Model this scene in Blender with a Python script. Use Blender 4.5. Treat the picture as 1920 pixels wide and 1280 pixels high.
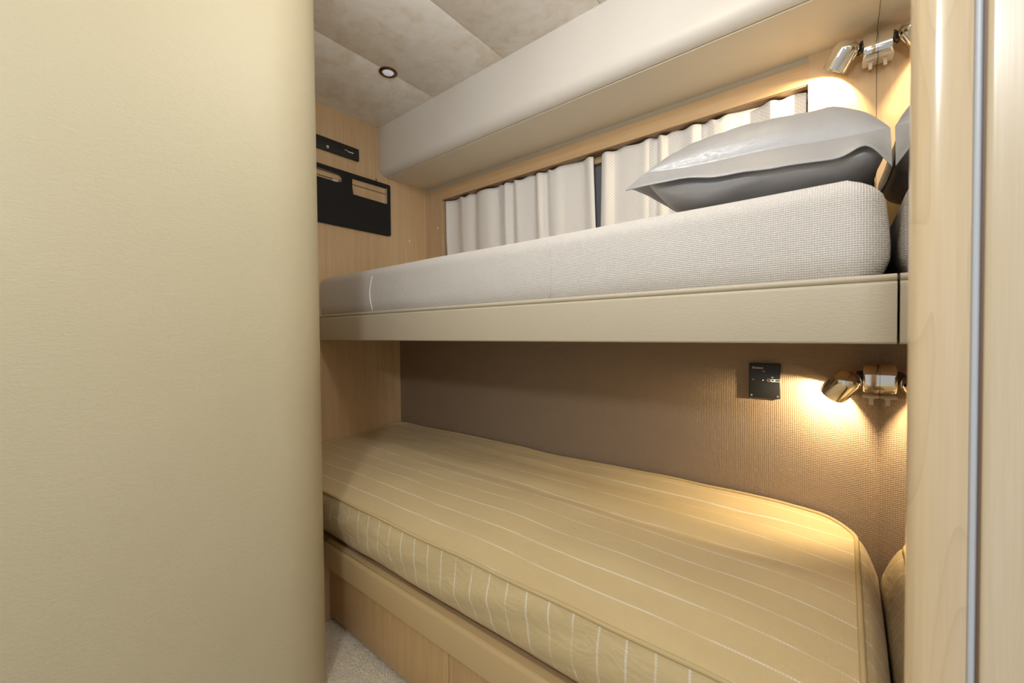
import bpy, bmesh, math, random
from mathutils import Vector, Matrix, noise
random.seed(7)
for o in list(bpy.data.objects):
    bpy.data.objects.remove(o, do_unlink=True)
S = bpy.context.scene
COL = S.collection

# ------------------------------------------------------------------ camera
YAW, PITCH, ROLL = math.radians(38.9454), math.radians(-1.1519), math.radians(-0.5512)
fwd = Vector((-math.sin(YAW) * math.cos(PITCH), math.cos(YAW) * math.cos(PITCH), math.sin(PITCH)))
rgt = Vector((math.cos(YAW), math.sin(YAW), 0))
up = rgt.cross(fwd)
r2 = rgt * math.cos(ROLL) + up * math.sin(ROLL)
u2 = up * math.cos(ROLL) - rgt * math.sin(ROLL)
cd = bpy.data.cameras.new('camera')
cam = bpy.data.objects.new('camera', cd)
COL.objects.link(cam)
cam.matrix_world = Matrix(((r2.x, u2.x, -fwd.x, 0), (r2.y, u2.y, -fwd.y, 0), (r2.z, u2.z, -fwd.z, 0), (0, 0, 0, 1)))
cd.sensor_width = 36
cd.lens = 768.6663 * 36 / 1920
cd.clip_start = 0.02
cd.dof.use_dof = True
cd.dof.focus_distance = 1.25
cd.dof.aperture_fstop = 6.3
S.camera = cam

# ------------------------------------------------------------------ world, lights, exposure
S.view_settings.view_transform = 'Standard'
S.view_settings.look = 'None'
S.view_settings.gamma = 1
S.view_settings.use_curve_mapping = False
S.view_settings.exposure = 0.0
S.cycles.max_bounces = 10
S.cycles.diffuse_bounces = 6
S.cycles.sample_clamp_indirect = 4
S.cycles.use_denoising = True
w = bpy.data.worlds.new('World')
S.world = w
w.use_nodes = True
bg = w.node_tree.nodes['Background']
bg.inputs[0].default_value = (0.95, 0.97, 1.0, 1)
bg.inputs[1].default_value = 0.5

WARM = (1.0, 0.77, 0.45)


def light(name, kind, loc, energy, color, aim=None, size=0.05, spot=None, blend=0.6, parent=None):
    d = bpy.data.lights.new(name, kind)
    d.energy = energy
    d.color = color
    if kind == 'AREA':
        d.shape = 'DISK'
        d.size = size
    else:
        d.shadow_soft_size = size
    if kind == 'SPOT':
        d.spot_size = math.radians(spot)
        d.spot_blend = blend
    o = bpy.data.objects.new(name, d)
    COL.objects.link(o)
    o.location = loc
    if aim is not None:
        o.rotation_euler = (Vector(aim) - Vector(loc)).to_track_quat('-Z', 'Y').to_euler()
    if parent:
        o.parent = parent
        o.location = Vector(loc) - parent.location
    return o


# photographer's flash above and behind the camera (out of frame), cool white
light('camera_flash', 'POINT', (0.03, -0.50, 0.62), 25, (0.93, 0.97, 1.0), size=0.07)
# warm corridor downlight beside the padded wall, aisle ceiling light and bunk downlight, all out of frame
light('corridor_downlight', 'SPOT', (-0.88, 0.27, 0.945), 0.8, (1.0, 0.80, 0.48), aim=(-0.90, 0.27, 0), size=0.03, spot=120, blend=1.0)
light('aisle_light', 'POINT', (-0.37, 0.50, 0.83), 7.5, (0.97, 0.95, 0.93), size=0.06)
light('bunk_downlight', 'SPOT', (-0.1875, 0.905, 0.945), 1.5, (1.0, 0.74, 0.38), aim=(-0.1875, 0.905, 0), size=0.02, spot=118, blend=0.5)

# ------------------------------------------------------------------ measures (metres, eye of camera at 0,0,0)
XR, XL = 0.0618, -1.6932
DL, DU = 1.2191, 1.3902            # lower and upper face of the hull-side wall
YR, ZRT, ZRB = 0.809, 0.0808, -0.0209
YS, ZC = 1.1172, 0.9604
YSB, ZSB, ZSBB = 1.1563, 0.7405, 0.7468
ZOP = 0.6708
YLF, ZLT, ZLB = 0.600, -0.633, -0.7074
YD, ZF, XDJ = 0.6166, -0.8828, -0.692

# ------------------------------------------------------------------ node materials


class NT:
    def __init__(s, name):
        s.m = bpy.data.materials.new(name)
        s.m.use_nodes = True
        s.t = s.m.node_tree
        s.b = s.t.nodes['Principled BSDF']
        s.pos = s.n('ShaderNodeNewGeometry').outputs['Position']

    def n(s, typ, **k):
        x = s.t.nodes.new(typ)
        for a, v in k.items():
            setattr(x, a, v)
        return x

    def l(s, a, b):
        s.t.links.new(a, b)

    def put(s, sock, v):
        if hasattr(v, 'is_linked') or hasattr(v, 'links'):
            s.l(v, sock)
        else:
            sock.default_value = v

    def math(s, op, a, b=0.0, c=0.0):
        x = s.n('ShaderNodeMath', operation=op)
        for i, v in enumerate((a, b, c)):
            s.put(x.inputs[i], v)
        return x.outputs[0]

    def scale(s, vec, sc):
        x = s.n('ShaderNodeVectorMath', operation='MULTIPLY')
        s.put(x.inputs[0], vec)
        x.inputs[1].default_value = sc
        return x.outputs[0]

    def noise(s, vec, scale=1.0, detail=3, rough=0.5, dist=0.0):
        x = s.n('ShaderNodeTexNoise')
        s.l(vec, x.inputs['Vector'])
        x.inputs['Scale'].default_value = scale
        x.inputs['Detail'].default_value = detail
        x.inputs['Roughness'].default_value = rough
        x.inputs['Distortion'].default_value = dist
        return x.outputs[0]

    def ramp(s, fac, stops):
        x = s.n('ShaderNodeValToRGB')
        s.l(fac, x.inputs[0])
        e = x.color_ramp.elements
        while len(e) < len(stops):
            e.new(0.5)
        for i, (p, c) in enumerate(stops):
            e[i].position = p
            e[i].color = (*c, 1)
        return x.outputs[0]

    def mix(s, fac, a, b, blend='MIX'):
        x = s.n('ShaderNodeMix', data_type='RGBA', blend_type=blend)
        s.put(x.inputs[0], fac)
        for i, v in ((6, a), (7, b)):
            if isinstance(v, tuple):
                x.inputs[i].default_value = (*v[:3], 1)
            else:
                s.l(v, x.inputs[i])
        return x.outputs[2]

    def xyz(s, vec):
        x = s.n('ShaderNodeSeparateXYZ')
        s.l(vec, x.inputs[0])
        return x.outputs

    def bump(s, h, strength=0.3, dist=0.001, chain=None):
        x = s.n('ShaderNodeBump')
        x.inputs['Strength'].default_value = strength
        x.inputs['Distance'].default_value = dist
        s.l(h, x.inputs['Height'])
        if chain is not None:
            s.l(chain, x.inputs['Normal'])
        return x.outputs[0]

    def done(s, color=None, rough=None, spec=None, metal=None, normal=None, coat=None, sheen=None, **k):
        i = s.b.inputs
        if color is not None:
            if isinstance(color, tuple):
                i['Base Color'].default_value = (*color[:3], 1)
            else:
                s.l(color, i['Base Color'])
        if rough is not None:
            s.put(i['Roughness'], rough)
        if spec is not None:
            i['Specular IOR Level'].default_value = spec
        if metal is not None:
            i['Metallic'].default_value = metal
        if normal is not None:
            s.l(normal, i['Normal'])
        if coat is not None:
            i['Coat Weight'].default_value = coat[0]
            i['Coat Roughness'].default_value = coat[1]
        if sheen is not None:
            i['Sheen Weight'].default_value = sheen
        for a, v in k.items():
            i[a.replace('_', ' ')].default_value = v
        return s.m


def plain(name, color, rough=0.5, spec=0.5, metal=0.0):
    t = NT(name)
    f = t.noise(t.pos, 60, 2)
    c = t.mix(t.math('MULTIPLY', f, 0.12), color, tuple(x * 0.8 for x in color))
    return t.done(c, rough, spec, metal)


def wood(name, light_c, dark_c, rough=0.32, grain=(70, 70, 2.2), coat=None, fine=0.35, cathedral=False):
    t = NT(name)
    v = t.scale(t.pos, grain)
    a = t.noise(v, 1.0, 4, 0.6, 0.4)
    b = t.noise(t.scale(t.pos, tuple(g * 6 for g in grain)), 1.0, 2, 0.5)
    f = t.math('ADD', t.math('MULTIPLY', a, 1 - fine), t.math('MULTIPLY', b, fine))
    c = t.ramp(f, [(0.30, dark_c), (0.52, tuple((p + q) / 2 for p, q in zip(light_c, dark_c))), (0.70, light_c)])
    if cathedral:
        n2 = t.noise(t.scale(t.pos, (26, 10, 4.2)), 1.0, 1, 0.4, 0.2)
        k = t.math('FRACT', t.math('MULTIPLY', n2, 9.0))
        k = t.math('POWER', k, 7.0)
        c = t.mix(t.math('MULTIPLY', k, 0.35), c, tuple(x * 0.75 for x in dark_c))
    return t.done(c, rough, 0.5, normal=t.bump(b, 0.05, 0.0004), coat=coat)


def leather(name, color, rough=0.5, sc=170, strength=0.35, stretch=(1, 1, 1.7)):
    t = NT(name)
    v = t.scale(t.pos, stretch)
    n1 = t.noise(v, sc, 4, 0.62, 0.6)
    x = t.n('ShaderNodeTexVoronoi', feature='DISTANCE_TO_EDGE')
    t.l(v, x.inputs['Vector'])
    x.inputs['Scale'].default_value = sc * 1.5
    h = t.math('ADD', n1, t.math('MULTIPLY', x.outputs[0], 0.5))
    c = t.mix(t.noise(t.pos, 5, 2), color, tuple(k * 0.93 for k in color))
    return t.done(c, rough, 0.4, normal=t.bump(h, strength, 0.0012))


M = {}
M['padded'] = leather('cream_leather', (0.55, 0.485, 0.325), 0.48, 95, 0.55, (0.8, 0.8, 1.9))
M['rail_leather'] = leather('rail_leather', (0.55, 0.485, 0.365), 0.5, 130, 0.28, (0.6, 1, 1.8))
M['rail_tan'] = leather('tan_leather', (0.60, 0.43, 0.22), 0.42, 260, 0.15)
M['soffit'] = leather('soffit_leather', (0.73, 0.69, 0.63), 0.45, 300, 0.12)
M['soffit_under'] = leather('soffit_under_leather', (0.72, 0.65, 0.52), 0.5, 300, 0.12)
M['maple'] = wood('maple_veneer', (0.66, 0.49, 0.30), (0.54, 0.37, 0.20), 0.30, (60, 60, 1.6))
M['maple_x'] = wood('maple_veneer_long', (0.68, 0.48, 0.27), (0.56, 0.37, 0.19), 0.32, (1.6, 60, 60))
M['maple_post'] = wood('maple_varnished', (0.70, 0.55, 0.36), (0.62, 0.46, 0.27), 0.22, (90, 90, 2.2), coat=(0.6, 0.08), cathedral=True)
M['maple_door'] = wood('maple_pale', (0.66, 0.55, 0.39), (0.57, 0.45, 0.29), 0.3, (160, 160, 2.5), coat=(0.4, 0.12))
M['walnut'] = wood('drawer_veneer', (0.60, 0.40, 0.19), (0.48, 0.30, 0.13), 0.35, (55, 55, 1.8))
M['dark_wood'] = wood('recess_wood', (0.30, 0.19, 0.10), (0.20, 0.12, 0.06), 0.5, (2, 60, 60))
M['black'] = plain('black_plastic', (0.012, 0.012, 0.012), 0.38)
M['black_felt'] = plain('black_board', (0.014, 0.014, 0.015), 0.75, 0.3)
M['groove'] = plain('dark_groove', (0.10, 0.06, 0.03), 0.8)
M['rubber'] = plain('grey_seal', (0.50, 0.52, 0.56), 0.35)
M['rubber_dark'] = plain('brown_seal', (0.16, 0.09, 0.05), 0.5)
M['bronze'] = plain('bronze_ring', (0.23, 0.13, 0.07), 0.16, 0.5, 1.0)
M['white'] = plain('white_enamel', (0.8, 0.8, 0.78), 0.35)
M['cap_white'] = plain('cap_white', (0.95, 0.94, 0.90), 0.2)
M['pink'] = plain('pink_mark', (0.75, 0.30, 0.32), 0.5)
M['blue'] = plain('blue_mark', (0.10, 0.30, 0.50), 0.4)
M['brown_mark'] = plain('brown_mark', (0.25, 0.15, 0.10), 0.5)
M['steel'] = plain('brushed_steel', (0.72, 0.70, 0.66), 0.28, 0.5, 1.0)
M['pane'] = plain('tinted_pane', (0.20, 0.21, 0.23), 0.25)
M['piping'] = plain('gold_piping', (0.54, 0.41, 0.21), 0.75, 0.2)


def chrome():
    t = NT('chrome')
    return t.done((0.86, 0.82, 0.76), 0.05, 0.5, 1.0)


M['chrome'] = chrome()


def mirror():
    t = NT('mirror_glass')
    return t.done((0.80, 0.76, 0.70), 0.012, 0.5, 1.0)


M['mirror'] = mirror()


def clear():
    t = NT('clear_plastic')
    return t.done((0.95, 0.88, 0.75), 0.12, 0.5, Transmission_Weight=0.6)


M['clear'] = clear()


def suede():
    t = NT('ceiling_suede')
    a = t.noise(t.pos, 5.5, 5, 0.62, 1.2)
    b = t.noise(t.pos, 24, 4, 0.6, 0.8)
    f = t.math('ADD', t.math('MULTIPLY', a, 0.65), t.math('MULTIPLY', b, 0.35))
    c = t.ramp(f, [(0.36, (0.74, 0.67, 0.56)), (0.5, (0.84, 0.81, 0.76)), (0.64, (0.89, 0.88, 0.87))])
    return t.done(c, 0.85, 0.2, normal=t.bump(t.noise(t.pos, 900, 2), 0.2, 0.0006), sheen=0.2)


M['suede'] = suede()


def grid_cloth(name, color, dark, ax, pitch, strength, rough=0.8, mod=0.35, dist=0.0012, sheen=0.0, extra=None):
    """woven cloth: two crossed sets of threads in the plane of the axes ax"""
    t = NT(name)
    p = t.xyz(t.pos)
    wob = t.noise(t.pos, 35, 2)
    k = 2 * math.pi / pitch
    s = []
    for a in ax:
        q = t.math('ADD', p[a], t.math('MULTIPLY', wob, pitch * 0.4))
        s.append(t.math('ABSOLUTE', t.math('SINE', t.math('MULTIPLY', q, k / 2))))
    h = t.math('MULTIPLY', s[0], s[1])
    lowf = t.noise(t.pos, 9, 3)
    c = t.mix(t.math('MULTIPLY', t.math('SUBTRACT', 1.0, h), mod), color, dark)
    c = t.mix(t.math('MULTIPLY', lowf, 0.18), c, dark)
    nrm = t.bump(h, strength, dist)
    if extra:
        nrm = t.bump(t.noise(t.scale(t.pos, extra[0]), 1.0, 3), extra[1], extra[2], nrm)
    return t.done(c, rough, 0.25, normal=nrm, sheen=sheen)


M['wall_cloth'] = grid_cloth('wall_vinyl_weave', (0.36, 0.27, 0.19), (0.18, 0.12, 0.07), (0, 2), 0.0042, 0.6, 0.55)
M['linen_strip'] = grid_cloth('linen_strip', (0.55, 0.49, 0.38), (0.42, 0.36, 0.26), (0, 2), 0.004, 0.3, 0.7)
M['upper_cover'] = grid_cloth('upper_mattress_weave', (0.84, 0.82, 0.80), (0.58, 0.53, 0.48), (0, 2), 0.0036, 0.8, 0.85, 0.6, 0.0016)
M['upper_cover_end'] = M['upper_cover']
M['upper_seam'] = plain('upper_seam_thread', (0.86, 0.83, 0.78), 0.8, 0.2)


def curtain_cloth():
    t = NT('curtain_dotted_cloth')
    p = t.xyz(t.pos)
    k = 2 * math.pi / 0.011
    s = t.math('MULTIPLY', t.math('SINE', t.math('MULTIPLY', p[0], k)), t.math('SINE', t.math('MULTIPLY', p[2], k)))
    d = t.math('GREATER_THAN', s, 0.45)
    fine = t.math('SINE', t.math('MULTIPLY', p[0], 2 * math.pi / 0.0042))
    c = t.mix(t.math('MULTIPLY', d, 0.45), (0.90, 0.88, 0.85), (0.62, 0.56, 0.46))
    c = t.mix(t.math('ADD', t.math('MULTIPLY', fine, 0.06), 0.06), c, (0.5, 0.45, 0.36))
    return t.done(c, 0.75, 0.3, normal=t.bump(fine, 0.25, 0.0006), sheen=0.15)


M['curtain'] = curtain_cloth()


def pillow_cloth():
    t = NT('silver_linen')
    n1 = t.noise(t.scale(t.pos, (1, 1, 1)), 420, 3, 0.6)
    wr = t.noise(t.scale(t.pos, (4, 14, 14)), 1.0, 2, 0.5, 0.2)
    shiny = t.ramp(t.noise(t.scale(t.pos, (90, 240, 240)), 1.0, 4, 0.7), [(0.36, (0.55, 0.55, 0.55)), (0.68, (0.30, 0.30, 0.30))])
    c = t.mix(t.math('MULTIPLY', n1, 0.5), (0.38, 0.38, 0.39), (0.28, 0.28, 0.29))
    nrm = t.bump(n1, 0.35, 0.0008)
    nrm = t.bump(wr, 0.2, 0.01, nrm)
    return t.done(c, shiny, 0.75, 0.2, normal=nrm, sheen=0.3)


M['pillow'] = pillow_cloth()


def carpet():
    t = NT('carpet_pile')
    n1 = t.noise(t.pos, 260, 4, 0.7)
    c = t.ramp(n1, [(0.35, (0.58, 0.48, 0.32)), (0.6, (0.92, 0.82, 0.62))])
    return t.done(c, 0.95, 0.1, normal=t.bump(n1, 1.0, 0.006), sheen=0.3)


M['carpet'] = carpet()

# stripe positions on the top of the lower mattress (Y)
STRIPE0, STRIPEP = 0.632, 0.0575


def stripe_cloth(name, mode):
    t = NT(name)
    base, dk, wh = (0.68, 0.54, 0.30), (0.52, 0.39, 0.19), (0.85, 0.81, 0.72)
    p = t.xyz(t.pos)
    if mode == 'top':
        wob = t.math('MULTIPLY', t.math('SUBTRACT', t.noise(t.scale(t.pos, (3, 1, 1)), 1.0, 2), 0.5), 0.012)
        co, al = t.math('ADD', p[1], wob), p[0]
        f = t.math('FRACT', t.math('DIVIDE', t.math('SUBTRACT', co, STRIPE0 - 10 * STRIPEP), STRIPEP))
        width = 0.0018 / STRIPEP
    else:
        uv = t.n('ShaderNodeUVMap')
        uv.uv_map = 'UVMap'
        q = t.xyz(uv.outputs[0])
        wob = t.math('MULTIPLY', t.math('SUBTRACT', t.noise(t.scale(t.pos, (9, 9, 9)), 1.0, 2), 0.5), 0.014)
        co, al = t.math('ADD', q[0], wob), q[1]
        f = t.math('FRACT', t.math('DIVIDE', co, 0.0475))
        width = 0.0018 / 0.0475
    d = t.math('ABSOLUTE', t.math('SUBTRACT', f, 0.5))
    on = t.math('LESS_THAN', d, width)
    stitch = t.math('ADD', t.math('MULTIPLY', t.math('SINE', t.math('MULTIPLY', al, 2 * math.pi / 0.0045)), 0.22), 0.62)
    fade = t.ramp(t.noise(t.scale(t.pos, (14, 14, 14)), 1.0, 3), [(0.35, (0.35, 0.35, 0.35)), (0.55, (1, 1, 1))])
    m = t.math('MULTIPLY', t.math('MULTIPLY', on, stitch), fade)
    k = 2 * math.pi / 0.005
    tw = t.math('SINE', t.math('MULTIPLY', t.math('ADD', t.math('ADD', p[0], p[1]), p[2]), k))
    tw2 = t.math('SINE', t.math('MULTIPLY', t.math('SUBTRACT', p[0], t.math('ADD', p[1], p[2])), k))
    wv = t.math('MULTIPLY', tw, tw2)
    c = t.mix(t.math('MULTIPLY', t.noise(t.scale(t.pos, (2, 9, 9)), 1.0, 4, 0.6), 0.5), base, dk)
    c = t.mix(t.math('ADD', t.math('MULTIPLY', wv, 0.10), 0.10), c, dk)
    c = t.mix(m, c, wh)
    wr = t.noise(t.scale(t.pos, (14, 14, 22)), 1.0, 3, 0.55, 1.2)
    nrm = t.bump(wv, 0.25, 0.0008)
    nrm = t.bump(wr, 0.35 if mode != 'top' else 0.12, 0.012, nrm)
    return t.done(c, 0.62, 0.3, normal=nrm, sheen=0.1)


M['gold_top'] = stripe_cloth('gold_stripe_top', 'top')
M['gold_side'] = stripe_cloth('gold_stripe_side', 'side')


def bulb():
    t = NT('lit_bulb')
    return t.done((1, 0.9, 0.7), 0.4, 0.5, Emission_Color=(1, 0.78, 0.45, 1), Emission_Strength=25.0)


M['bulb'] = bulb()


def lens():
    t = NT('frosted_lens')
    n1 = t.noise(t.pos, 240, 2)
    return t.done(t.ramp(n1, [(0.35, (0.66, 0.70, 0.76)), (0.65, (0.86, 0.88, 0.92))]), 0.3, 0.5,
                  Emission_Color=(0.75, 0.85, 1.0, 1), Emission_Strength=0.25)


M['lens'] = lens()

# ------------------------------------------------------------------ object helpers


def wloc(o):
    v = Vector((0, 0, 0))
    while o is not None:
        v += o.location
        o = o.parent
    return v


def finish(name, me, mat, parent=None, smooth=False, origin=True):
    o = bpy.data.objects.new(name, me)
    if parent is not None:
        base = wloc(parent)
        me.transform(Matrix.Translation(-base))
        o.parent = parent
    elif origin and len(me.vertices):
        xs = [v.co for v in me.vertices]
        c = Vector(((min(v.x for v in xs) + max(v.x for v in xs)) / 2, (min(v.y for v in xs) + max(v.y for v in xs)) / 2, min(v.z for v in xs)))
        me.transform(Matrix.Translation(-c))
        o.location = c
    me.materials.clear()
    me.materials.append(mat)
    if smooth:
        for f in me.polygons:
            f.use_smooth = True
    COL.objects.link(o)
    return o


def from_bm(name, bm, mat, parent=None, smooth=False):
    bmesh.ops.recalc_face_normals(bm, faces=bm.faces)
    me = bpy.data.meshes.new(name)
    bm.to_mesh(me)
    bm.free()
    return finish(name, me, mat, parent, smooth)


def autosmooth(o, deg=40):
    me = o.data
    for f in me.polygons:
        f.use_smooth = True
    me.set_sharp_from_angle(angle=math.radians(deg))
    return o


def empty(name, loc, label, cat, group=None):
    o = bpy.data.objects.new(name, None)
    o.empty_display_size = 0.05
    COL.objects.link(o)
    o.location = loc
    return tag(o, label, cat, group)


def tag(o, label, cat, group=None):
    o['label'] = label
    o['category'] = cat
    if group:
        o['group'] = group
    return o


def struct(o, label=None, cat=None):
    o['kind'] = 'structure'
    if label:
        o['label'] = label
        o['category'] = cat
    return o


def bm_box(bm, x0, x1, y0, y1, z0, z1, bevel=0.0, seg=3):
    vs = [bm.verts.new((x, y, z)) for x in (x0, x1) for y in (y0, y1) for z in (z0, z1)]
    fs = [(0, 1, 3, 2), (4, 6, 7, 5), (0, 4, 5, 1), (2, 3, 7, 6), (0, 2, 6, 4), (1, 5, 7, 3)]
    faces = [bm.faces.new([vs[i] for i in f]) for f in fs]
    if bevel:
        es = list({e for f in faces for e in f.edges})
        bmesh.ops.bevel(bm, geom=es, offset=bevel, segments=seg, profile=0.5, affect='EDGES')


def box(name, x0, x1, y0, y1, z0, z1, mat, parent=None, bevel=0.0, seg=3):
    bm = bmesh.new()
    bm_box(bm, x0, x1, y0, y1, z0, z1, bevel, seg)
    o = from_bm(name, bm, mat, parent)
    if bevel:
        autosmooth(o, 35)
    return o


def prism(name, prof, axis, a0, a1, mat, parent=None, steps=1, sm=35, fn=None):
    """closed 2D profile extruded along axis (0=X: profile is (y,z); 2=Z: profile is (x,y); 1=Y: (x,z))"""
    bm = bmesh.new()
    rings = []
    for i in range(steps + 1):
        a = a0 + (a1 - a0) * i / steps
        ring = []
        for p, q in prof:
            v = {0: (a, p, q), 1: (p, a, q), 2: (p, q, a)}[axis]
            v = fn(Vector(v)) if fn else v
            ring.append(bm.verts.new(v))
        rings.append(ring)
    n = len(prof)
    for i in range(steps):
        for j in range(n):
            bm.faces.new((rings[i][j], rings[i][(j + 1) % n], rings[i + 1][(j + 1) % n], rings[i + 1][j]))
    bm.faces.new(rings[0])
    bm.faces.new(rings[-1])
    return autosmooth(from_bm(name, bm, mat, parent), sm)


def arc(cx, cy, r, a0, a1, n=8):
    return [(cx + r * math.cos(math.radians(a0 + (a1 - a0) * i / n)), cy + r * math.sin(math.radians(a0 + (a1 - a0) * i / n))) for i in range(n + 1)]


def lathe(name, prof, base, axis, mat, parent=None, seg=40, sm=40, closed=False):
    """prof: list of (radius, height along axis)"""
    ax = Vector(axis).normalized()
    rot = ax.to_track_quat('Z', 'Y').to_matrix()
    bm = bmesh.new()
    rings = []
    for r, h in prof:
        if r < 1e-6:
            rings.append([bm.verts.new(Vector(base) + ax * h)])
        else:
            rings.append([bm.verts.new(Vector(base) + rot @ Vector((r * math.cos(2 * math.pi * k / seg), r * math.sin(2 * math.pi * k / seg), h))) for k in range(seg)])
    pairs = list(zip(rings, rings[1:])) + ([(rings[-1], rings[0])] if closed else [])
    for a, b in pairs:
        for k in range(seg):
            k2 = (k + 1) % seg
            if len(a) == 1 and len(b) == 1:
                continue
            if len(a) == 1:
                bm.faces.new((a[0], b[k2], b[k]))
            elif len(b) == 1:
                bm.faces.new((a[k], a[k2], b[0]))
            else:
                bm.faces.new((a[k], a[k2], b[k2], b[k]))
    return autosmooth(from_bm(name, bm, mat, parent), sm)


def tube(name, pts, r, mat, parent=None, seg=10, closed=False):
    pts = [Vector(p) for p in pts]
    n = len(pts)
    bm = bmesh.new()
    rings = []
    prev = None
    for i, p in enumerate(pts):
        if closed:
            d = pts[(i + 1) % n] - pts[i - 1]
        else:
            d = pts[min(i + 1, n - 1)] - pts[max(i - 1, 0)]
        d.normalize()
        ref = Vector((0, 0, 1)) if abs(d.z) < 0.9 else Vector((0, 1, 0))
        s = d.cross(ref).normalized()
        if prev is not None and s.dot(prev) < 0:
            s = -s
        prev = s
        t = s.cross(d)
        rings.append([bm.verts.new(p + (s * math.cos(2 * math.pi * k / seg) + t * math.sin(2 * math.pi * k / seg)) * r) for k in range(seg)])
    m = n if closed else n - 1
    for i in range(m):
        a, b = rings[i], rings[(i + 1) % n]
        for k in range(seg):
            bm.faces.new((a[k], a[(k + 1) % seg], b[(k + 1) % seg], b[k]))
    if not closed:
        bm.faces.new(rings[0])
        bm.faces.new(rings[-1])
    return from_bm(name, bm, mat, parent, True)


def curve_mesh(cu):
    tmp = bpy.data.objects.new('tmp_outline', cu)
    COL.objects.link(tmp)
    dg = bpy.context.evaluated_depsgraph_get()
    me = bpy.data.meshes.new_from_object(tmp.evaluated_get(dg))
    bpy.data.objects.remove(tmp, do_unlink=True)
    return me


def plate(name, loops, thick, to_world, mat, parent=None, bevel=0.0):
    """flat plate with holes: loops in 2D, first is the outline"""
    cu = bpy.data.curves.new(name, 'CURVE')
    cu.dimensions = '2D'
    cu.fill_mode = 'BOTH'
    cu.extrude = thick / 2
    cu.bevel_depth = bevel
    for lp in loops:
        sp = cu.splines.new('POLY')
        sp.points.add(len(lp) - 1)
        for i, (a, b) in enumerate(lp):
            sp.points[i].co = (a, b, 0, 1)
        sp.use_cyclic_u = True
    me = curve_mesh(cu)
    me.transform(to_world)
    me.update()
    o = finish(name, me, mat, parent)
    return autosmooth(o, 30)


def lettering(name, s, size, to_world, mat, parent):
    cu = bpy.data.curves.new(name, 'FONT')
    cu.body = s
    cu.size = size
    cu.extrude = 0.0003
    me = curve_mesh(cu)
    me.transform(to_world)
    me.update()
    return finish(name, me, mat, parent)


def rrect(x0, x1, y0, y1, r, n=5):
    return arc(x1 - r, y0 + r, r, -90, 0, n) + arc(x1 - r, y1 - r, r, 0, 90, n) + arc(x0 + r, y1 - r, r, 90, 180, n) + arc(x0 + r, y0 + r, r, 180, 270, n)


# ================================================================== SETTING
ceil_root = box('ceiling', -1.75, 0.6, -1.0, 1.5, ZC + 0.012, ZC + 0.05, M['groove'])
struct(ceil_root)
xs = [XL - 0.02, -1.3008, -0.9297, -0.5586, -0.1875, 0.1836, 0.56]
for a, b in zip(xs, xs[1:]):
    box('ceiling_panel', a + 0.0011, b - 0.0011, -0.98, YS + 0.02, ZC, ZC + 0.014, M['suede'], ceil_root, 0.0012, 2)

# carpeted floor, fine pile relief where the photo sees it
bm = bmesh.new()
NX, NY = 260, 110
fx0, fx1, fy0, fy1 = -1.235, -0.35, 0.30, 0.66
gv = []
for i in range(NX + 1):
    col_ = []
    for j in range(NY + 1):
        x, y = fx0 + (fx1 - fx0) * i / NX, fy0 + (fy1 - fy0) * j / NY
        h = noise.noise(Vector((x * 160, y * 160, 1))) * 0.0022 + noise.noise(Vector((x * 60, y * 60, 4))) * 0.0018
        col_.append(bm.verts.new((x, y, ZF + h)))
    gv.append(col_)
for i in range(NX):
    for j in range(NY):
        bm.faces.new((gv[i][j], gv[i + 1][j], gv[i + 1][j + 1], gv[i][j + 1]))
bm_box(bm, -1.75, 0.6, -1.0, 1.5, ZF - 0.06, ZF - 0.006)
fl = from_bm('floor', bm, M['carpet'])
struct(fl)

wl = box('wall_left', XL - 0.05, XL, 0.40, 1.50, ZF, ZC + 0.012, M['maple'])
struct(wl)
# hull-side wall: thick padded lower part, thin upper part with the window opening
wb = box('wall_back', XL, XR, DL, 1.50, ZF, -0.03, M['wall_cloth'])
struct(wb)
OX0, OX1, OZ0 = -1.567, -0.078, 0.285
bm = bmesh.new()
bm_box(bm, XL, XR, DU + 0.006, 1.50, ZOP + 0.055, ZSBB + 0.02)       # strip above the frame
bm_box(bm, XL, OX0 - 0.002, DU + 0.006, 1.50, -0.03, ZOP + 0.055)
bm_box(bm, OX1 + 0.002, XR, DU + 0.006, 1.50, -0.03, ZOP + 0.055)
bm_box(bm, OX0 - 0.002, OX1 + 0.002, DU + 0.006, 1.50, -0.03, OZ0)
wu = from_bm('wall_back.001', bm, M['linen_strip'])
struct(wu)
win = box('window_1', OX0 - 0.004, OX1 + 0.004, 1.458, 1.466, OZ0, ZOP + 0.01, M['pane'])
struct(win)
box('window_frame', OX0, OX1, DU, 1.45, ZOP, ZOP + 0.056, M['maple_x'], win)
box('window_frame', XL + 0.001, OX0, DU, 1.45, -0.02, ZOP + 0.056, M['maple'], win)
box('window_frame', OX1, XR - 0.0005, DU, 1.45, -0.02, ZSBB + 0.001, M['maple'], win)
box('window_sill', OX0, OX1, DU, 1.45, OZ0 - 0.03, OZ0, M['maple_x'], win)
box('header_board', OX0, OX1, 1.438, 1.457, 0.645, ZOP, M['maple_x'], win)
box('reveal_lining', OX0, OX1, DU + 0.004, 1.438, ZOP - 0.0025, ZOP + 0.0005, M['dark_wood'], win)

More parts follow.
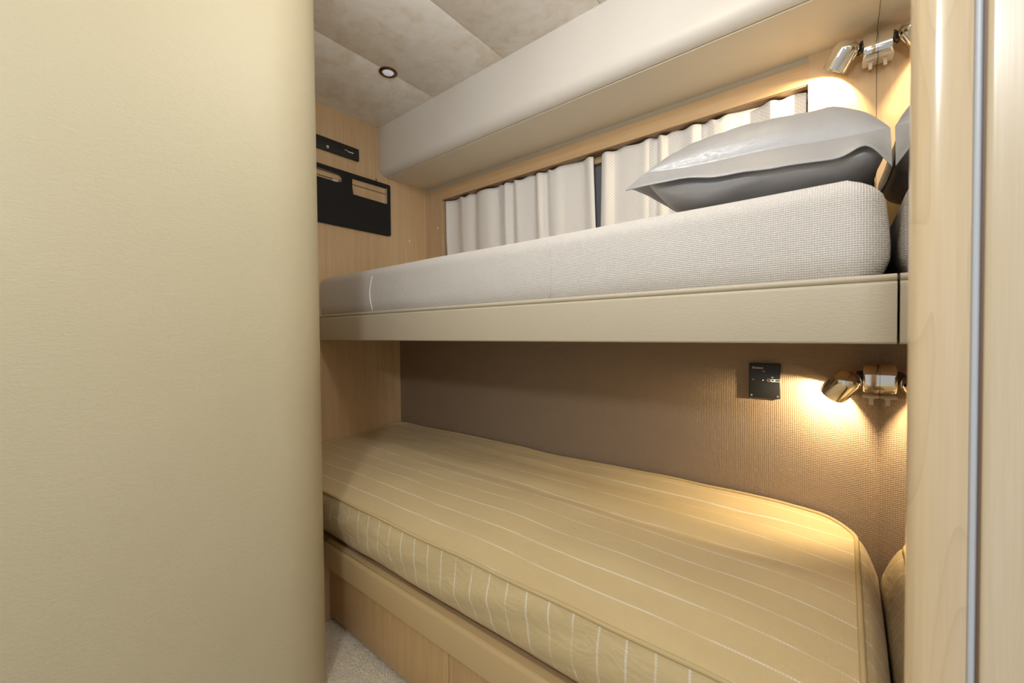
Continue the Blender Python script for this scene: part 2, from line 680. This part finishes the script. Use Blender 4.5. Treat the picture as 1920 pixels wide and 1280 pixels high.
# padded soffit
prof = [(YS, ZC + 0.01), (YS, ZSB + 0.045)] + [(y, z) for y, z in arc(YS + 0.038, ZSB + 0.041, 0.038, 180, 268, 10)] + [(YSB, ZSB + 0.006), (YSB, ZC + 0.01)]
sf = prism('trim_1', prof, 0, XL + 0.001, XR - 0.0005, M['soffit'])
struct(sf)
sb_ = prism('trim_2', [(YSB + 0.0015, ZSB + 0.0005), (1.5, ZSBB + 0.0005), (1.5, ZSBB + 0.03), (YSB + 0.0015, ZSBB + 0.03)], 0, XL + 0.001, XR - 0.0005, M['soffit_under'])
struct(sb_)

wr_ = box('wall_right', XR + 0.006, XR + 0.05, 0.50, 1.5, ZF, ZC + 0.012, M['maple'])
struct(wr_)

# padded corridor wall with a rounded corner on the left
R0 = 0.15
CX, CY = -1.0996, 0.368
prof = [(CX + R0, -0.95)] + [(CX + R0, -0.5 + 0.05 * k) for k in range(18)] + arc(CX, CY, R0, 0, 90, 28) + [(-1.30, CY + R0), (XL - 0.04, CY + R0), (XL - 0.04, -0.95)]
pw = prism('wall_front', prof, 2, ZF, ZC + 0.012, M['padded'])
struct(pw)
ep = box('trim_3', -1.30, -1.235, CY + R0, YD + 0.03, ZF, ZLB + 0.05, M['maple'])
struct(ep)

# varnished door post, seal and door leaf on the right
PY = 0.42
pprof = [(0.0742, PY + 0.10), (0.0470, PY + 0.10), (0.0384, PY + 0.016)]
for k in range(1, 15):
    a = math.pi - (math.pi / 2) * k / 14
    pprof.append((0.0384 + 0.014 + 0.014 * math.cos(a), PY + 0.016 - 0.0145 * math.sin(a)))
for k in range(1, 9):
    s = k / 8
    pprof.append((0.0524 + (0.0690 - 0.0524) * s, PY + 0.0015 + 0.0022 * s ** 2.4))
pprof += [(0.0690, PY + 0.02), (0.0742, PY + 0.02)]
post = prism('trim_4', pprof, 2, ZF, ZC + 0.012, M['maple_post'], sm=50)
struct(post)
seal = lathe('door_seal', [(0, 0), (0.0021, 0), (0.0021, ZC + 0.012 - ZF), (0, ZC + 0.012 - ZF)], (0.0713, PY + 0.0045, ZF), (0, 0, 1), M['rubber'], post, 16)
dprof = [(0.52, PY + 0.035), (0.0745, PY + 0.035)] + arc(0.0745 + 0.004, PY + 0.004, 0.004, 180, 270, 6) + [(0.52, PY)]
door = prism('door_1', dprof, 2, ZF, ZC + 0.012, M['maple_door'], sm=50)
struct(door)
box('edge_strip', 0.0733, 0.0746, PY + 0.002, PY + 0.03, ZF, ZC + 0.011, M['rubber_dark'], door)

# ================================================================== THINGS
mir = box('mirror', XR, XR + 0.006, 0.50, DU + 0.05, ZF + 0.01, ZC, M['mirror'])
tag(mir, 'tall mirror panel covering the end wall where the two reading lamps are fixed', 'mirror')

# ---- upper bunk
ub = empty('bunk_bed', (-0.81, 1.1, ZRB), 'upper bunk shelf with padded cream leather front rail under the pale mattress', 'bunk bed')
box('bunk_board', XL + 0.001, XR - 0.0015, YR + 0.03, DU - 0.003, ZRB + 0.004, 0.062, M['dark_wood'], ub)  # unseen underside coloured dark to deepen the shade below the bunk


def railprof(y, zt, zb, th, r):
    return arc(y + r, zb + r, r, 270, 180, 5) + arc(y + 0.007, zt - 0.007, 0.007, 180, 90, 5) + [(y + th, zt - 0.001), (y + th, zb)]


prism('front_rail', railprof(YR, ZRT - 0.009, ZRB, 0.028, 0.004), 0, XL + 0.001, XR - 0.0015, M['rail_leather'], ub, 40)
prism('rail_top_seam', arc(YR + 0.006, ZRT - 0.0045, 0.0052, 250, 90, 8) + [(YR + 0.028, ZRT), (YR + 0.028, ZRT - 0.009)], 0, XL + 0.001, XR - 0.0015, M['rail_leather'], ub, 40)

# ---- lower bunk
lb = empty('bunk_bed', (-0.6, 0.9, ZF), 'lower bunk base with tan front rail and wooden drawer fronts below', 'bunk bed')
box('bunk_board', -1.69, 0.0, YLF + 0.03, DL - 0.002, ZLB + 0.004, -0.646, M['maple_x'], lb)
prism('front_rail', arc(YLF + 0.004, ZLB + 0.004, 0.004, 270, 180, 4) + arc(YLF + 0.010, ZLT - 0.010, 0.010, 180, 90, 6) + [(YLF + 0.024, ZLT + 0.001), (YLF + 0.024, ZLB)], 0, -1.235 + 0.0, XR - 0.0015, M['rail_tan'], lb, 30)
tube('rail_seam', [(-1.234, YLF + 0.008, ZLT - 0.0005), (XR - 0.002, YLF + 0.008, ZLT - 0.0005)], 0.0012, M['piping'], lb, 8)
box('plinth', -1.233, 0.0, YD + 0.02, DL - 0.002, ZF + 0.001, ZLB + 0.003, M['groove'], lb)
for a, b in ((-1.2325, XDJ - 0.0012), (XDJ + 0.0012, -0.12)):
    box('drawer_front', a, b, YD, YD + 0.019, ZF + 0.012, ZLB - 0.006, M['walnut'], lb, 0.0012, 2)

# ---- lower mattress
LX0, LX1 = -1.688, 0.024          # piping outline
LY0, LY1 = 0.598, 1.206
lm = empty('mattress', (-0.83, 0.9, -0.63), 'sagging gold mattress with thin white stripes and piped edge on the lower bunk', 'mattress')


def rr_map(a, b, hx, hy, r):
    m = max(abs(a), abs(b))
    if m < 1e-9:
        return 0.0, 0.0
    px, py = a / m * hx, b / m * hy
    cx = max(-(hx - r), min(hx - r, px))
    cy = max(-(hy - r), min(hy - r, py))
    dx, dy = px - cx, py - cy
    L = math.hypot(dx, dy)
    if abs(dx) > 1e-9 and abs(dy) > 1e-9 and L > 0:
        px, py = cx + dx / L * r, cy + dy / L * r
    return px * m, py * m


def lm_z(x, y):
    s = max(0.0, (y - LY0) / (LY1 - LY0))
    t_ = (x - LX0) / (LX1 - LX0)
    z = -0.474 + 0.045 * s ** 0.9
    z += 0.012 * math.sin(math.pi * max(0, min(1, s))) * min(1, 6 * (1 - t_)) * min(1, 6 * t_)
    # lengthwise hollows pressed into the cushion
    e = min(1, 8 * (1 - t_))
    z -= 0.017 * math.exp(-((y - 1.075 - 0.03 * t_) / 0.024) ** 2) * max(0, min(1, (t_ - 0.25) * 2.2)) * e
    z -= 0.017 * math.exp(-((y - 0.955 + 0.03 * (1 - t_)) / 0.030) ** 2) * max(0, min(1, (t_ - 0.2) * 2)) * e
    z += 0.009 * noise.noise(Vector((x * 2.2, y * 7, 3))) + 0.0035 * noise.noise(Vector((x * 7, y * 14, 8)))
    z -= 0.016 * max(0, (t_ - 0.90) / 0.10) ** 2
    return z


hx, hy = (LX1 - LX0) / 2, (LY1 - LY0) / 2
mx, my = (LX1 + LX0) / 2, (LY1 + LY0) / 2
bm = bmesh.new()
NX, NY = 150, 64
gv = []
for i in range(NX + 1):
    row = []
    for j in range(NY + 1):
        a, b = -1 + 2 * i / NX, -1 + 2 * j / NY
        x, y = rr_map(a, b, hx, hy, 0.075)
        x, y = x + mx, y + my
        row.append(bm.verts.new((x, y, lm_z(x, y))))
    gv.append(row)
for i in range(NX):
    for j in range(NY):
        bm.faces.new((gv[i][j], gv[i + 1][j], gv[i + 1][j + 1], gv[i][j + 1]))
from_bm('top_cover', bm, M['gold_top'], lm, True)


def rr_outline(hx, hy, r, n):
    """even points along a rounded rectangle, with perimeter length and outward normal"""
    segs = []
    sx, sy = 2 * (hx - r), 2 * (hy - r)
    P = 2 * sx + 2 * sy + 2 * math.pi * r
    out = []
    for k in range(n):
        d = P * k / n
        q = math.pi * r / 2
        for (L, kind, ox, oy, dx, dy, a0) in (
                (sx, 0, -(hx - r), -hy, 1, 0, -90), (q, 1, hx - r, -(hy - r), 0, 0, -90),
                (sy, 0, hx, -(hy - r), 0, 1, 0), (q, 1, hx - r, hy - r, 0, 0, 0),
                (sx, 0, hx - r, hy, -1, 0, 90), (q, 1, -(hx - r), hy - r, 0, 0, 90),
                (sy, 0, -hx, hy - r, 0, -1, 180), (q, 1, -(hx - r), -(hy - r), 0, 0, 180)):
            if d <= L:
                if kind == 0:
                    a = math.radians(a0)
                    out.append((ox + dx * d, oy + dy * d, math.cos(a), math.sin(a), P * k / n))
                else:
                    a = math.radians(a0 + 90 * d / L)
                    out.append((ox + r * math.cos(a), oy + r * math.sin(a), math.cos(a), math.sin(a), P * k / n))
                break
            d -= L
    return out, P


ol, PER = rr_outline(hx, hy, 0.075, 520)
tube('piping', [(x + mx, y + my, lm_z(x + mx, y + my) + 0.001) for x, y, _, _, _ in ol], 0.0042, M['piping'], lm, 10, True)
bm = bmesh.new()
uvl = bm.loops.layers.uv.new('UVMap')
rows = []
NV = 16
for k, (x, y, nx, ny, d) in enumerate(ol):
    zt = lm_z(x + mx, y + my)
    r_ = []
    for j in range(NV + 1):
        s = j / NV
        z = zt + (-0.640 - zt) * s
        front = max(0, -ny)
        right = max(0, nx)
        back = max(0, ny)
        bulge = (0.012 * front + 0.004 * back + 0.001) * math.sin(math.pi * min(1, s * 0.92 + 0.02)) ** 0.8 + 0.035 * right * min(1, s * 2.6) ** 0.6 * (1 - 0.7 * s ** 6)
        bulge -= 0.052 * front * s ** 3
        wr = noise.noise(Vector((d * 7 + s * 3.5, s * 1.6, 2))) * 0.0085 + noise.noise(Vector((d * 19 + s * 8, s * 4, 5))) * 0.0025
        wr *= math.sin(math.pi * s) ** 0.7 * (front + 0.15 * right)
        off = bulge + wr
        r_.append((bm.verts.new((x + mx + nx * off, y + my + ny * off, z)), d, s * 0.17))
    rows.append(r_)
n = len(rows)
for k in range(n):
    A, B = rows[k], rows[(k + 1) % n]
    for j in range(NV):
        f = bm.faces.new((A[j][0], B[j][0], B[j + 1][0], A[j + 1][0]))
        dB = B[j][1] if k < n - 1 else PER
        for lp, uvv in zip(f.loops, ((A[j][1], A[j][2]), (dB, B[j][2]), (dB, B[j + 1][2]), (A[j + 1][1], A[j + 1][2]))):
            lp[uvl].uv = uvv
bm.faces.new([r_[NV][0] for r_ in rows])
from_bm('side_border', bm, M['gold_side'], lm, True)

# ---- upper mattress (its top is above eye level: only the front and the right end show)
um = empty('mattress', (-0.82, 1.1, 0.062), 'thick off-white mattress in a coarse woven cover on the upper bunk', 'mattress')
UX0, UX1, UY0, UY1 = -1.690, 0.053, 0.832, 1.380
UZ0, UZ1 = 0.0635, 0.262
bm = bmesh.new()
hx2, hy2 = (UX1 - UX0) / 2, (UY1 - UY0) / 2
mx2, my2 = (UX1 + UX0) / 2, (UY1 + UY0) / 2
ol2, _ = rr_outline(hx2 + 0.06, hy2, 0.05, 440)
ol2 = [(x - 0.06, y, nx, ny, d) for x, y, nx, ny, d in ol2]
prof = [(-0.014, UZ0), (-0.010, UZ0 + 0.018)]
for k in range(1, 12):
    s = k / 12
    prof.append((0.004 * math.sin(math.pi * s) - 0.006 * max(0, 1 - 4 * s), UZ0 + 0.018 + (0.119) * s))
for k in range(0, 9):
    a = math.radians(90 * k / 8)
    prof.append((-0.055 + 0.055 * math.cos(a), UZ0 + 0.137 + 0.045 * math.sin(a)))
rings = []
for inset, z in prof:
    ring = []
    for x, y, nx, ny, d in ol2:
        wv_ = 0.0025 * noise.noise(Vector((x * 5, y * 5, z * 9))) * (1 if z > 0.1 else 0.3)
        dz = 0.003 * noise.noise(Vector((x * 3, 1, 2))) * (1 if z > 0.15 else 0)
        if nx > 0.2 and z > 0.15:      # right end is a little softer
            dz -= 0.006 * nx
        ring.append(bm.verts.new((max(UX0, x + mx2 + nx * (inset + wv_)), y + my2 + ny * (inset + wv_), z + dz)))
    rings.append(ring)
for A, B in zip(rings, rings[1:]):
    n = len(A)
    for k in range(n):
        bm.faces.new((A[k], A[(k + 1) % n], B[(k + 1) % n], B[k]))
bm.faces.new(rings[0])
# crowned top
prev = rings[-1]
for q in range(1, 8):
    sc = 1 - q / 8
    ring = [bm.verts.new((mx2 + (v.co.x - mx2) * sc, my2 + (v.co.y - my2) * sc, v.co.z + (UZ1 - 0.245) * (1 - sc * sc))) for v in rings[-1]]
    for k in range(len(ring)):
        bm.faces.new((prev[k], prev[(k + 1) % len(ring)], ring[(k + 1) % len(ring)], ring[k]))
    prev = ring
bm.faces.new(prev)
from_bm('cover', bm, M['upper_cover'], um, True)
for sx, amp in ((-1.31, 0.012), (-0.553, -0.004)):
    pts = []
    for k in range(13):
        s = k / 12
        pts.append((sx - amp * math.sin(math.pi * s), UY0 - 0.0045 * math.sin(math.pi * s) - 0.0020, 0.085 + 0.123 * s))
    tube('cover_seam', pts, 0.0016 if sx < -1 else 0.0008, M['upper_seam'] if sx < -1 else M['upper_cover'], um, 8)

# ---- pillow
pl = empty('pillow', (-0.167, 1.1, 0.25), 'silver-grey linen pillow with flat flanged edge lying on the upper mattress', 'pillow')
PC = Vector((-0.147, 1.135, 0.360))
PW, PH = 0.206, 0.205


def pil_xy(a, b):
    x = PW * a * (1 - 0.07 * (1 - a * a) - 0.05 * (1 - b * b) * a * a)
    y = PH * b * (1 - 0.05 * (1 - a * a) * b * b)
    return x, y


def pil_sag(x, y):
    # seam line: a little higher at the left, slightly wavy
    return -0.065 * (x + 0.01) + 0.0025 * math.sin(x * 22 + 1) + 0.010 * (y / PH)


def pil_pt(a, b, side):
    x, y = pil_xy(a, b)
    T = 0.098 if side > 0 else 0.098
    p = (max(0, 1 - abs(a) ** (6 if a > 0 else 3)) * max(0, 1 - abs(b) ** 3)) ** (0.5 if side > 0 else 0.30)
    wr = 0.006 * noise.noise(Vector((x * 11, y * 16, side))) + 0.003 * noise.noise(Vector((x * 28, y * 30, side * 3)))
    if side < 0:
        y -= 0.062 * p * max(0.0, -b) ** 2
    z = side * (T * p + wr * min(1, p * 2)) + pil_sag(x, y) * (1 if side > 0 or p < 0.4 else max(0.25, 1 - (p - 0.4) * 1.6))
    if side < 0:
        z = max(z, -0.094)
    return PC + Vector((x, y, z))


bm = bmesh.new()
N = 56
import functools
grid = {}
for side in (1, -1):
    for i in range(N + 1):
        for j in range(N + 1):
            a = math.sin((-1 + 2 * i / N) * math.pi / 2)
            b = math.sin((-1 + 2 * j / N) * math.pi / 2)
            edge = i in (0, N) or j in (0, N)
            if edge and side < 0:
                grid[side, i, j] = grid[1, i, j]
            else:
                grid[side, i, j] = bm.verts.new(pil_pt(a, b, side))
for side in (1, -1):
    for i in range(N):
        for j in range(N):
            bm.faces.new((grid[side, i, j], grid[side, i + 1, j], grid[side, i + 1, j + 1], grid[side, i, j + 1]))
from_bm('cushion', bm, M['pillow'], pl, True)
# flange: two-ply border sewn round the seam
bm = bmesh.new()
border = []
K = 76
for e in range(4):
    for k in range(K):
        s = math.sin((-1 + 2 * k / K) * math.pi / 2)
        border.append([(s, -1), (1, s), (-s, 1), (-1, -s)][e])
fw = 0.040
ringA = []
for lvl in range(7):
    s = lvl / 6
    ring = []
    for a, b in border:
        x, y = pil_xy(a, b)
        dx = a * abs(a) ** 6
        dy = b * abs(b) ** 6
        z = pil_sag(x, y)
        front = max(0, -dy)
        right = max(0, dx)
        left = max(0, -dx)
        d = s * fw
        mid = 0.010 * math.exp(-((x - 0.05) / 0.10) ** 2) - 0.020 * math.exp(-((x - 0.175) / 0.022) ** 2)
        droop = -(0.034 + mid) * front * s ** 1.1 - 0.038 * right * s ** 1.3 * (0.6 + 0.4 * front) - 0.010 * left * s * (1 - front) - 0.004 * s
        d *= 1 - 0.28 * abs(dx * dy)
        wav = 0.005 * s * noise.noise(Vector((x * 14 + 3, y * 14, 1))) + 0.0025 * s * math.sin(x * 40)
        xx = x + dx * d * (0.03 if dx > 0 else 1.25)
        ring.append(PC + Vector((xx, y + dy * d, z + droop + wav)))
    ringA.append(ring)
nb = len(border)
top = [[bm.verts.new(p + Vector((0, 0, 0.0012))) for p in r] for r in ringA]
bot = [[bm.verts.new(p - Vector((0, 0, 0.0012))) for p in r] for r in ringA]
for L in range(6):
    for k in range(nb):
        k2 = (k + 1) % nb
        bm.faces.new((top[L][k], top[L][k2], top[L + 1][k2], top[L + 1][k]))
        bm.faces.new((bot[L][k], bot[L + 1][k], bot[L + 1][k2], bot[L][k2]))
for k in range(nb):
    k2 = (k + 1) % nb
    bm.faces.new((top[6][k], top[6][k2], bot[6][k2], bot[6][k]))
from_bm('flange', bm, M['pillow'], pl, True)

# ---- curtains


def curtain(name, x0, x1, edge, pleats, label, seed):
    """edge: +1 when the free edge is the right one"""
    bm = bmesh.new()
    NXc, NZ = 200, 24
    z0, z1 = 0.295, ZOP - 0.0035
    rows = []
    for i in range(NXc + 1):
        s = i / NXc
        ph = s + 0.035 * math.sin(s * 9 + seed) + 0.02 * math.sin(s * 23 + seed * 2)
        c1 = math.sin(2 * math.pi * pleats * ph)
        c2 = math.sin(2 * math.pi * pleats * 1.62 * ph + seed)
        row = []
        for j in range(NZ + 1):
            t_ = j / NZ
            amp = 0.008 + 0.0015 * t_
            wv_ = amp * (c1 * -1) + 0.0025 * c2 * (0.5 + t_)
            y = 1.4145 + wv_
            top = z1 - 0.0035 - 0.004 * c1 - 0.002 * c2
            z = z0 + (top - z0) * t_
            pull = 0.012 * (1 - t_) ** 1.0
            x = x0 + (x1 - x0) * s
            if edge > 0:
                x += pull * s * 0.9 - 0.004 * (1 - abs(2 * t_ - 1)) * (1 - s)
                x += 0.012 * (1 - t_ ** 0.5) * (1 - s)
            else:
                x -= pull * (1 - s) * 0.7
            row.append(bm.verts.new((x, y, z)))
        rows.append(row)
    for i in range(NXc):
        for j in range(NZ):
            bm.faces.new((rows[i][j], rows[i + 1][j], rows[i + 1][j + 1], rows[i][j + 1]))
    o = from_bm(name, bm, M['curtain'], None, True)
    md = o.modifiers.new('thickness', 'SOLIDIFY')
    md.thickness = 0.0014
    return tag(o, label, 'curtain', 'curtains in the window recess')


curtain('curtain', -1.552, -0.735, 1, 7.5, 'cream dotted curtain nearest the black wall plate, its pleats ending at the gap', 1.0)
curtain('curtain', -0.703, -0.083, -1, 6.2, 'cream dotted curtain behind the pillow, lit by the upper lamp', 2.4)

# ---- reading lamps


def reading_lamp(y, zc, head, aim, label, watts):
    """mount on the mirror at depth y, centre height zc; head: centre of the shade; aim: direction of its open end"""
    r = empty('reading_lamp', (XR, y, zc), label, 'lamp', 'chrome reading lamps on the mirror')
    hp = 0.034
    mp = [(y + 0.017, zc + 0.0035 - hp), (y + 0.017, zc + 0.0035 + hp)]
    for k in range(25):
        a = math.radians(90 + 180 * k / 24)
        ca, sa = abs(math.cos(a)) ** 1.0, abs(math.sin(a)) ** 0.8 * (1 if math.sin(a) > 0 else -1)
        mp.append((y + 0.006 - 0.024 * ca, zc + 0.0035 + hp * sa))
    bm = bmesh.new()
    cols = []
    for xx, sc in ((XR - 0.0003, 1), (XR - 0.020, 1), (XR - 0.0245, 0.985), (XR - 0.0265, 0.95), (XR - 0.0275, 0.88)):
        cols.append([bm.verts.new((xx, y + (p - y) * sc, zc + 0.0035 + (q - zc - 0.0035) * sc)) for p, q in mp])
    for A, B in zip(cols, cols[1:]):
        for k in range(len(mp)):
            bm.faces.new((A[k], A[(k + 1) % len(mp)], B[(k + 1) % len(mp)], B[k]))
    bm.faces.new(cols[0])
    bm.faces.new(cols[-1])
    autosmooth(from_bm('mount', bm, M['chrome'], r), 50)
    box('base_plate', XR - 0.029, XR - 0.0003, y - 0.0185, y + 0.0185, zc - 0.0375, zc - 0.0305, M['clear'], r, 0.003, 3)
    sw = box('switch', XR - 0.017, XR - 0.010, y - 0.006, y - 0.001, zc - 0.054, zc - 0.0376, M['clear'], r, 0.0012, 2)
    box('switch_collar', XR - 0.0195, XR - 0.0075, y - 0.0075, y + 0.0005, zc - 0.041, zc - 0.0376, M['clear'], sw, 0.001, 2)
    ax = Vector(aim).normalized()
    hc = Vector(head)
    # joint between mount and shade
    j0 = Vector((XR - 0.027, y - 0.001, zc + 0.005))
    lathe('swivel_joint', [(0, 0), (0.0085, 0), (0.0085, 0.0022), (0.0155, 0.0028), (0.0165, 0.0045), (0.0155, 0.0062), (0.011, 0.0068), (0.010, 0.0095), (0, 0.0095)], j0, (hc - ax * 0.012) - j0, M['black'], r, 28)
    R, L = 0.0275, 0.067
    prof = [(0, -0.5 * L)]
    for k in range(1, 9):
        a = math.radians(90 * k / 8)
        prof.append((R * math.sin(a), -0.5 * L + 0.023 * (1 - math.cos(a))))
    prof += [(R, 0.42 * L), (R - 0.0003, 0.5 * L), (R - 0.0016, 0.5 * L), (R - 0.0020, 0.42 * L), (R - 0.002, -0.10 * L)]
    for k in range(7, -1, -1):
        a = math.radians(90 * k / 8)
        prof.append(((R - 0.002) * math.sin(a), -0.5 * L + 0.023 - 0.021 * math.cos(a) + 0.0005))
    lathe('shade', prof, hc, ax, M['chrome'], r, 48)
    lathe('bulb', [(0, -0.012), (0.006, -0.010), (0.0075, -0.003), (0.006, 0.003), (0, 0.005)], hc, ax, M['bulb'], r, 20)
    light('reading_lamp_light', 'POINT', hc + ax * 0.016, watts, WARM, size=0.005, parent=r)
    return r


reading_lamp(1.352, 0.692, (-0.004, 1.334, 0.687), (-0.52, 0.30, -0.80), 'upper chrome reading lamp fixed to the mirror above the pillow', 6)
reading_lamp(1.197, -0.111, (0.0, 1.160, -0.118), (-0.47, 0.42, -0.72), 'lower chrome reading lamp fixed to the mirror below the upper bunk', 7)

# ---- small black control panel beside the lower lamp
cp = empty('control_panel', (-0.155, DL, -0.171), 'small square black control panel on the cloth wall beside the lower lamp', 'control panel')
PX0, PX1, PZ0, PZ1 = -0.190, -0.121, -0.171, -0.083
Rxz = Matrix(((1, 0, 0, 0), (0, 0, -1, DL - 0.006), (0, 1, 0, 0), (0, 0, 0, 1)))   # 2D (x,z) -> wall plane facing -Y


def T2(x, z, y=DL - 0.0075):
    return Matrix(((1, 0, 0, x), (0, 0, -1, y), (0, 1, 0, z), (0, 0, 0, 1)))


bm = bmesh.new()
bm_box(bm, PX0, PX1, DL - 0.008, DL - 0.0005, PZ0, PZ1, 0.0018, 3)
autosmooth(from_bm('face_plate', bm, M['black'], cp), 40)
for px, pz in ((PX0 + 0.006, PZ0 + 0.006), (PX1 - 0.006, PZ0 + 0.006), (PX1 - 0.006, PZ1 - 0.006), (PX0 + 0.006, PZ1 - 0.006)):
    lathe('corner_screw', [(0.0026, 0), (0.0024, 0.0008), (0.001, 0.0012), (0, 0.0012)], (px, DL - 0.008, pz), (0, -1, 0), M['steel'] if pz < -0.13 else M['black'], cp, 16)
lettering('lettering', 'Etnesun', 0.0075, T2(PX0 + 0.008, PZ1 - 0.0135, DL - 0.0082), M['white'], cp)
lettering('lettering', 'Ke', 0.0055, T2(PX0 + 0.030, PZ1 - 0.021, DL - 0.0082), M['pink'], cp)
lathe('indicator_light', [(0.0016, 0), (0.0014, 0.0009), (0, 0.0012)], (PX0 + 0.0315, DL - 0.008, PZ0 + 0.0455), (0, -1, 0), M['white'], cp, 14)
lathe('blue_button', [(0.0026, 0), (0.0024, 0.0012), (0, 0.0016)], (PX0 + 0.0515, DL - 0.008, PZ0 + 0.0535), (0, -1, 0), M['blue'], cp, 16)
lathe('socket', [(0.0042, 0), (0.0042, 0.0008), (0.0022, 0.001), (0.002, -0.001), (0, -0.001)], (PX0 + 0.044, DL - 0.008, PZ0 + 0.046), (0, -1, 0), M['brown_mark'], cp, 18)
sx, sz = PX0 + 0.0485, PZ0 + 0.0425
plate('slide_switch', [rrect(sx, sx + 0.0095, sz, sz + 0.0065, 0.0016), rrect(sx + 0.0014, sx + 0.0065, sz + 0.0014, sz + 0.0051, 0.0008)], 0.0012, T2(0, 0, DL - 0.0086), M['white'], cp)
for dz in (0.0004, 0.0054):
    box('switch_bar', sx + 0.0094, PX1 - 0.001, DL - 0.0090, DL - 0.0078, sz + dz, sz + dz + 0.0011, M['white'], cp)
box('switch_mark', PX0 + 0.008, PX0 + 0.0115, DL - 0.0084, DL - 0.0078, PZ0 + 0.0445, PZ0 + 0.0475, M['brown_mark'], cp)

# ---- black plate with cut-outs on the end wall


def TX(x):
    # 2D (y,z) -> wall plane facing +X
    return Matrix(((0, 0, 1, x), (1, 0, 0, 0), (0, 1, 0, 0), (0, 0, 0, 1)))


tp = empty('wall_plate', (XL, 0.9, 0.469), 'large black plate with two cut-outs on the wooden end wall', 'wall plate')
outl = rrect(0.60, 1.168, 0.469, 0.707, 0.007)
cut1 = [(0.978, 0.617), (1.150, 0.614), (1.152, 0.692), (0.974, 0.690), (0.973, 0.65)]
cut2 = [(0.76, 0.652), (0.90, 0.650)] + arc(0.916, 0.671, 0.017, -70, 90, 8) + [(0.76, 0.690)]
plate('plate', [outl, cut1, cut2], 0.010, TX(XL + 0.0075), M['black_felt'], tp, 0.001)
box('metal_edge', XL + 0.002, XL + 0.0135, 1.147, 1.1505, 0.617, 0.690, M['steel'], tp)
tube('metal_rim', [(XL + 0.011, y, z) for y, z in [(0.80, 0.6885)] + arc(0.916, 0.671, 0.0172, 92, -70, 10)], 0.0015, M['steel'], tp, 8)
box('backing_rail', XL + 0.0002, XL + 0.003, 0.62, 1.149, 0.662, 0.666, M['dark_wood'], tp)
box('latch', XL + 0.001, XL + 0.009, 0.886, 0.912, 0.651, 0.661, M['steel'], tp)
box('hanger_tab', XL + 0.001, XL + 0.004, 1.099, 1.102, 0.707, 0.722, M['groove'], tp)

pb = empty('receiver', (XL, 0.82, 0.771), 'slim black receiver bar above the black plate on the end wall', 'receiver')
box('housing', XL + 0.0003, XL + 0.012, 0.62, 1.011, 0.7705, 0.8245, M['black'], pb, 0.003, 3)
box('status_mark', XL + 0.0118, XL + 0.0126, 0.942, 0.957, 0.7985, 0.8015, M['pink'], pb)
box('status_bar', XL + 0.0118, XL + 0.0126, 0.957, 0.983, 0.7955, 0.7990, M['white'], pb)
lathe('button', [(0.0065, 0), (0.006, 0.0012), (0, 0.0018)], (XL + 0.012, 0.866, 0.787), (1, 0, 0), M['steel'], pb, 20)

# ---- tiny screw caps in the corner, their glint put into the white colour
for loc, ax, lab in (((XL, 1.286, 0.466), (1, 0, 0), 'tiny bright screw cap on the wooden end wall below the black plate'),
                     ((-1.599, DU, 0.534), (0, -1, 0), 'tiny bright screw cap on the window frame beside the curtain')):
    o = lathe('screw_cap', [(0, -0.0004), (0.0042, 0), (0.004, 0.0014), (0.002, 0.0024), (0, 0.0026)], loc, ax, M['cap_white'], None, 16)
    tag(o, lab, 'screw cap', 'screw caps in the bunk corner')

# ---- ceiling downlights


def downlight(x, y, label):
    r = empty('downlight', (x, y, ZC), label, 'downlight')
    lathe('trim_ring', [(0.033, 0.001), (0.033, -0.002), (0.030, -0.004), (0.022, -0.0035), (0.0205, -0.001), (0.0205, 0.001)], (x, y, ZC), (0, 0, 1), M['bronze'], r, 40, closed=True)
    lathe('lens', [(0.0205, -0.0005), (0.019, -0.0026), (0.012, -0.0042), (0, -0.0048)], (x, y, ZC), (0, 0, 1), M['lens'], r, 32)
    return r


downlight(-1.303, 0.905, 'small round downlight with bronze ring set in the mottled ceiling')
